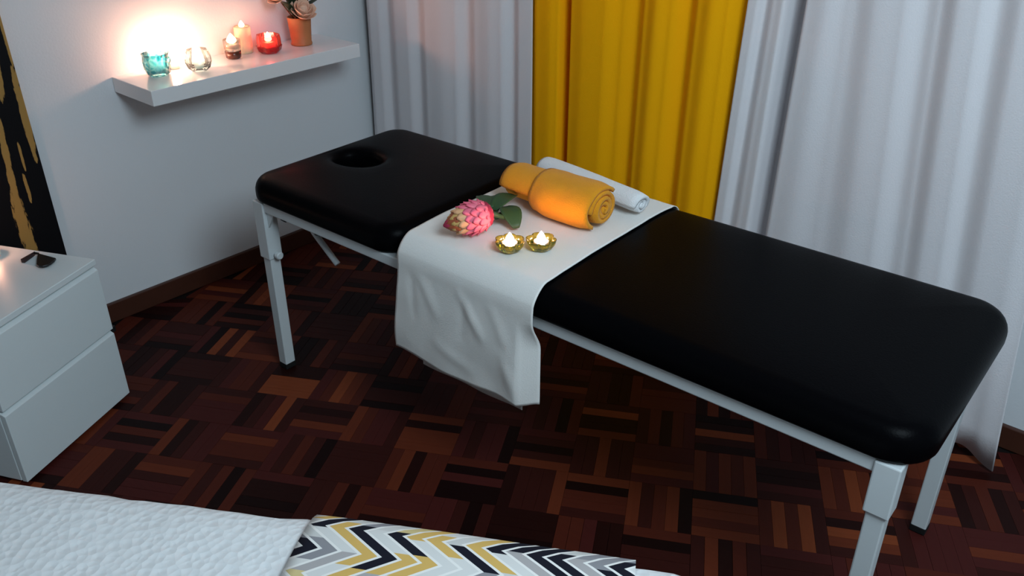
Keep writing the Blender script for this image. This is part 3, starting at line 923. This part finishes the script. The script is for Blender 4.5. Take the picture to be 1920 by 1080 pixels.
# ------------------------------------------------------------------ wall canvas
def canvas_material():
    m = bpy.data.materials.new('black_and_gold_paint'); m.use_nodes = True
    nt = m.node_tree; b = nt.nodes['Principled BSDF']
    b.inputs['Roughness'].default_value = 0.5; b.inputs['Specular IOR Level'].default_value = 0.15
    tc = nt.nodes.new('ShaderNodeTexCoord')
    sp = nt.nodes.new('ShaderNodeSeparateXYZ'); nt.links.new(tc.outputs['Object'], sp.inputs[0])
    def math(op, a, b_=None, c=None):
        n = nt.nodes.new('ShaderNodeMath'); n.operation = op
        for i, q in enumerate((a, b_, c)):
            if q is None: continue
            if isinstance(q, (int, float)): n.inputs[i].default_value = q
            else: nt.links.new(q, n.inputs[i])
        return n.outputs[0]
    # ragged vertical brush noise
    sc = nt.nodes.new('ShaderNodeVectorMath'); sc.operation = 'MULTIPLY'; sc.inputs[1].default_value = (1, 120, 20)
    nt.links.new(tc.outputs['Object'], sc.inputs[0])
    n1 = nt.nodes.new('ShaderNodeTexNoise'); n1.inputs['Scale'].default_value = 1.0; n1.inputs['Detail'].default_value = 6; n1.inputs['Roughness'].default_value = 0.65
    nt.links.new(sc.outputs[0], n1.inputs['Vector'])
    rag = math('SUBTRACT', n1.outputs['Fac'], 0.5)
    y, z = sp.outputs['Y'], sp.outputs['Z']
    def streak(yc, zc, hw, hh, lean=0.0):
        dy = math('SUBTRACT', y, math('MULTIPLY_ADD', math('SUBTRACT', z, zc), lean, yc))
        a = math('POWER', math('ABSOLUTE', math('DIVIDE', dy, hw)), 2.0)
        bb = math('POWER', math('ABSOLUTE', math('DIVIDE', math('SUBTRACT', z, zc), hh)), 4.0)
        return math('SUBTRACT', 1.0, math('ADD', a, bb))
    # object origin: canvas right edge (y=0) on the floor
    S = [streak(-0.100, 0.40, 0.020, 0.16, -0.02), streak(-0.098, 0.575, 0.011, 0.09, 0.05), streak(-0.010, 0.78, 0.011, 0.15, 0.02),
         streak(-0.09, 0.70, 0.010, 0.10, 0.05), streak(-0.045, 0.95, 0.010, 0.12, 0.1), streak(-0.003, 1.02, 0.006, 0.10, 0.0), streak(-0.06, 0.56, 0.005, 0.05), streak(-0.05, 0.66, 0.004, 0.05),
         streak(-0.22, 0.6, 0.03, 0.3, 0.05), streak(-0.3, 1.0, 0.03, 0.3, -0.04), streak(-0.4, 0.7, 0.05, 0.35)]
    mxv = S[0]
    for q in S[1:]: mxv = math('MAXIMUM', mxv, q)
    v = math('ADD', mxv, math('MULTIPLY', rag, 3.0))
    r = nt.nodes.new('ShaderNodeMapRange'); r.inputs[1].default_value = 0.05; r.inputs[2].default_value = 0.30
    nt.links.new(v, r.inputs[0])
    mx = nt.nodes.new('ShaderNodeMix'); mx.data_type = 'RGBA'
    mx.inputs[6].default_value = (0.004, 0.004, 0.005, 1); mx.inputs[7].default_value = (0.36, 0.21, 0.06, 1)
    nt.links.new(r.outputs[0], mx.inputs[0]); nt.links.new(mx.outputs[2], b.inputs['Base Color'])
    return m
CV = empty('wall_canvas', (0.002, -1.378, 0.0))
tag(CV, 'tall black canvas with ragged gold brush streaks on the left wall behind the dresser', 'painting')
bm = bmesh.new(); box(bm, 0.0, 0.026, -0.70, 0.0, 0.16, 1.66)
o = obj('canvas', bm, canvas_material(), CV, bevel=0.002)

# ------------------------------------------------------------------ dresser (bedside chest of two drawers)
D = tag(empty('dresser', (DC.x, DC.y, 0), DA + pi/2), 'white two drawer bedside chest at the left edge in front of the canvas', 'dresser')
# local: x = along s (away from camera), y = -t (into the chest)
DWID, DDEP = 0.425, 0.40
def dbox(name, x0, x1, y0, y1, z0, z1, m='dresser', bevel=0.002, parent=None):
    bm = bmesh.new(); box(bm, x0, x1, y0, y1, z0, z1)
    return obj(name, bm, M[m], parent or D, bevel=bevel)
dbox('top', -DWID, 0, 0.0, DDEP, DZ-0.018, DZ)
dbox('side_panel', -0.016, 0, 0.017, DDEP, 0.012, DZ-0.0185)
dbox('side_panel', -DWID, -DWID+0.016, 0.017, DDEP, 0.012, DZ-0.0185)
dbox('back_panel', -DWID+0.0165, -0.0165, DDEP-0.010, DDEP, 0.012, DZ-0.0185)
dbox('plinth', -DWID+0.0165, -0.0165, 0.045, 0.060, 0.0, 0.055, 'dresser_in')
dbox('plinth', -DWID+0.0165, -0.0165, 0.330, 0.345, 0.0, 0.055, 'dresser_in')
mid = 0.238
for z0, z1 in ((0.010, mid-0.003), (mid+0.003, DZ-0.024)):
    bm = bmesh.new()
    box(bm, -DWID+0.001, -0.001, 0.0, 0.016, z0, z1)
    # chamfered top lip that serves as finger pull
    for v in bm.verts:
        if v.co.z > z1-1e-5 and v.co.y < 1e-5: v.co.z -= 0.010
    dr = obj('drawer', bm, M['dresser'], D, bevel=0.0015)
    bm = bmesh.new()
    box(bm, -DWID+0.020, -0.020, 0.0165, DDEP-0.02, z0+0.02 if z0 > 0.05 else 0.06, z1-0.03)
    obj('drawer_box', bm, M['dresser_in'], dr)
bm = bmesh.new(); box(bm, 0.0005, 0.011, 0.001, 0.016, mid-0.012, mid+0.007)
obj('drawer_stop', bm, M['rubber'], D, bevel=0.002)

# things on the dresser
dz_ = DZ + 0.0005
g = tag(empty('sunglasses', (0.375, -1.562, dz_), 0), 'small black sunglasses lying on the white bedside chest', 'sunglasses')
def flat(name, pts, z0, z1, m):
    bm = bmesh.new()
    a = [bm.verts.new((p[0]-0.375, p[1]+1.562, z0)) for p in pts]; b = [bm.verts.new((p[0]-0.375, p[1]+1.562, z1)) for p in pts]
    bm.faces.new(a[::-1]); bm.faces.new(b)
    for k in range(len(a)): bm.faces.new((a[k], a[(k+1) % len(a)], b[(k+1) % len(a)], b[k]))
    return obj(name, bm, M[m], g, bevel=0.001)
A_, B_, Cc = Vector((0.333, -1.556)), Vector((0.402, -1.536)), Vector((0.424, -1.582))
Dd = Vector((0.392, -1.585))
arc = [A_, B_, Vector((0.412, -1.545)), Vector((0.421, -1.558)), Vector((0.4255, -1.570)), Cc, Vector((0.413, -1.588)), Vector((0.400, -1.589)), Dd, Vector((0.372, -1.576))]
flat('lens', [tuple(p) for p in arc], 0.004, 0.010, 'blackplastic')
flat('bridge', [(0.318, -1.560), (0.334, -1.553), (0.336, -1.558), (0.320, -1.565)], 0.006, 0.011, 'blackplastic')
flat('folded_arm', [(0.318, -1.558), (0.325, -1.566), (0.347, -1.600), (0.339, -1.606)], 0.0, 0.012, 'brownplastic')
# white candle standing at the edge of the picture
t = tag(empty('pillar_candle', (0.232, -1.640, dz_), 0), 'white candle on the bedside chest, cut off by the left edge of the picture', 'candle')
bm = bmesh.new(); lathe(bm, [(0, 0), (0.020, 0), (0.021, 0.002), (0.021, 0.020), (0.019, 0.0215), (0, 0.019)], 28)
obj('wax', bm, M['wax'], t, smooth=True)
flame(t, 0.022, 0.028, 0.008, 0.40)

# ------------------------------------------------------------------ bed
BD = tag(empty('bed', (BC.x, BC.y, 0), BA), 'bed with a white textured quilt along the bottom of the picture', 'bed')
# local: x = s, y = -t
BLEN, BWID, BR = 1.98, 1.45, 0.13
bm = bmesh.new()
P = rrect(-BLEN, 0, -BWID, 0, BR, n=12, m=40)
def nz(p, k): return 0.004*noise.noise(Vector((p.x*16, p.y*16, k))) + 0.0025*noise.noise(Vector((p.x*45, p.y*45, k)))
V = []
n = len(P)
prof = [(0.0, 0.14), (-0.004, 0.22), (0.0, 0.32), (0.0, BZ-0.075), (0.004, BZ-0.05), (0.014, BZ-0.028), (0.030, BZ-0.012), (0.055, BZ-0.003), (0.09, BZ)]
for i, (ins, z) in enumerate(prof):
    V.append([bm.verts.new((*(p - nn*(ins + (nz(p+nn*z, 1.5) if i < 7 else 0))), z + (nz(p - nn*ins, 4.0) if i > 4 else 0))) for p, nn in P])
for t_ in (0.06, 0.14, 0.25, 0.4, 0.6, 0.8):
    ring = []
    for p, nn in P:
        q = p - nn*0.09
        c = Vector((min(-BWID/2-0.1, max(-BLEN+BWID/2+0.1, q.x)) if BLEN > BWID else -BLEN/2, -BWID/2))
        r = q.lerp(c, t_)
        ring.append(bm.verts.new((r.x, r.y, BZ + nz(r, 4.0))))
    V.append(ring)
for A, B in zip(V, V[1:]):
    for k in range(n): bm.faces.new((A[k], A[(k+1) % n], B[(k+1) % n], B[k]))
bm.faces.new(V[-1])
for v in bm.verts: v.co.z -= bed_sag(v.co.x)*sstep(0.3, 0.5, v.co.z)
obj('quilt', bm, M['quilt'], BD, smooth=True)
bm = bmesh.new(); box(bm, -BLEN+0.03, -0.03, -BWID+0.03, -0.03, 0.06, BZ-0.10)
obj('mattress', bm, M['bedbase'], BD)
for x in (-BLEN+0.12, -0.12):
    for y in (-BWID+0.12, -0.12):
        bm = bmesh.new(); box(bm, x-0.03, x+0.03, y-0.03, y+0.03, 0.001, 0.06)
        obj('leg', bm, M['rubber'], BD)

# chevron runner across the bed
def chevron_material():
    m = bpy.data.materials.new('chevron_print'); m.use_nodes = True
    nt = m.node_tree; b = nt.nodes['Principled BSDF']
    b.inputs['Roughness'].default_value = 0.85; b.inputs['Specular IOR Level'].default_value = 0.15
    uv = nt.nodes.new('ShaderNodeUVMap'); uv.uv_map = 'UVMap'
    sp = nt.nodes.new('ShaderNodeSeparateXYZ'); nt.links.new(uv.outputs[0], sp.inputs[0])
    def math(op, a, b_=None, c=None):
        n = nt.nodes.new('ShaderNodeMath'); n.operation = op
        for i, q in enumerate((a, b_, c)):
            if q is None: continue
            if isinstance(q, (int, float)): n.inputs[i].default_value = q
            else: nt.links.new(q, n.inputs[i])
        return n.outputs[0]
    x, y = sp.outputs['X'], sp.outputs['Y']            # metres: x along the bed edge, y across the bed
    PER, AMP, BAND = 0.109, 0.076, 0.034
    ph = math('FRACT', math('DIVIDE', math('ADD', y, -0.005), PER))
    tri = math('ABSOLUTE', math('MULTIPLY_ADD', ph, 2.0, -1.0))     # 1 at ph 0, 0 at .5
    s = math('DIVIDE', math('SUBTRACT', x, math('MULTIPLY', tri, AMP)), BAND)
    band = math('FLOOR', s)
    fr = math('FRACT', s)
    row = math('FLOOR', math('DIVIDE', math('ADD', y, 0.008 + 0.026), PER/2))
    # each chevron piece is shifted a little so that colours change at uneven places
    wn0 = nt.nodes.new('ShaderNodeTexWhiteNoise'); wn0.noise_dimensions = '1D'; nt.links.new(band, wn0.inputs['W'])
    yy = math('ADD', y, math('MULTIPLY', wn0.outputs['Value'], 0.062))
    row = math('FLOOR', math('DIVIDE', yy, 0.050))
    cb = nt.nodes.new('ShaderNodeCombineXYZ'); nt.links.new(band, cb.inputs[0]); nt.links.new(row, cb.inputs[1]); cb.inputs[2].default_value = 3.7
    wn = nt.nodes.new('ShaderNodeTexWhiteNoise'); wn.noise_dimensions = '3D'; nt.links.new(cb.outputs[0], wn.inputs['Vector'])
    rp = nt.nodes.new('ShaderNodeValToRGB'); rp.color_ramp.interpolation = 'CONSTANT'
    cols = [(0.0, (0.010, 0.011, 0.020)), (0.20, (0.68, 0.44, 0.13)), (0.36, (0.62, 0.62, 0.60)), (0.60, (0.27, 0.27, 0.29)), (0.70, (0.66, 0.54, 0.26)), (0.78, (0.70, 0.70, 0.68)), (0.90, (0.42, 0.40, 0.40))]
    el = rp.color_ramp.elements
    el[0].position = 0; el[0].color = (*cols[0][1], 1)
    el[1].position = cols[1][0]; el[1].color = (*cols[1][1], 1)
    for p_, c_ in cols[2:]:
        e = el.new(p_); e.color = (*c_, 1)
    nt.links.new(wn.outputs['Value'], rp.inputs[0])
    # white line between neighbouring chevrons
    edge = math('MINIMUM', fr, math('SUBTRACT', 1.0, fr))
    ln = math('LESS_THAN', edge, 0.115)
    mx = nt.nodes.new('ShaderNodeMix'); mx.data_type = 'RGBA'
    nt.links.new(ln, mx.inputs[0]); nt.links.new(rp.outputs[0], mx.inputs[6]); mx.inputs[7].default_value = (0.84, 0.83, 0.80, 1)
    nt.links.new(mx.outputs[2], b.inputs['Base Color'])
    return m
def bst(p):
    d = Vector((p[0]-BC.x, p[1]-BC.y)); return d.x*cos(BA)+d.y*sin(BA), d.x*sin(BA)-d.y*cos(BA)
RS0, RS1 = bst((1.792, -1.704))[0], bst((2.266, -1.409))[0]
bm = bmesh.new()
uvl = bm.loops.layers.uv.new('UVMap')
pr = [(-0.009, BZ-0.26), (-0.009, BZ-0.16), (-0.0085, BZ-0.075), (-0.006, BZ-0.045), (0.003, BZ-0.022), (0.018, BZ-0.006), (0.035, BZ+0.003), (0.06, BZ+0.0085), (0.10, BZ+0.0105)]
pr += [(0.10 + k*0.06, BZ+0.0105) for k in range(1, 20)]
arcl = [0.0]
for a_, b_ in zip(pr, pr[1:]): arcl.append(arcl[-1] + hypot(b_[0]-a_[0], b_[1]-a_[1]))
off = arcl[4]
NX = 26
V = []
for j, (t_, z) in enumerate(pr):
    row = []
    for i in range(NX+1):
        sx = RS0 + (RS1-RS0)*i/NX
        row.append((bm.verts.new((sx, -t_, z - bed_sag(sx)*sstep(0.3, 0.5, z) + 0.0012*noise.noise(Vector((sx*12, t_*12, 0))))), (sx-RS0, arcl[j]-off)))
    V.append(row)
for A, B in zip(V, V[1:]):
    for i in range(NX):
        q = (A[i], A[i+1], B[i+1], B[i])
        f = bm.faces.new([v for v, u_ in q])
        for lp, (v, u_) in zip(f.loops, q): lp[uvl].uv = u_
br = obj('bed_runner', bm, chevron_material(), smooth=True)
br.location = (BC.x, BC.y, 0); br.rotation_euler = (0, 0, BA)
s = br.modifiers.new('thick', 'SOLIDIFY'); s.thickness = 0.004; s.offset = 0
tag(br, 'chevron patterned bed runner in black, yellow and grey across the white quilt', 'bed runner')
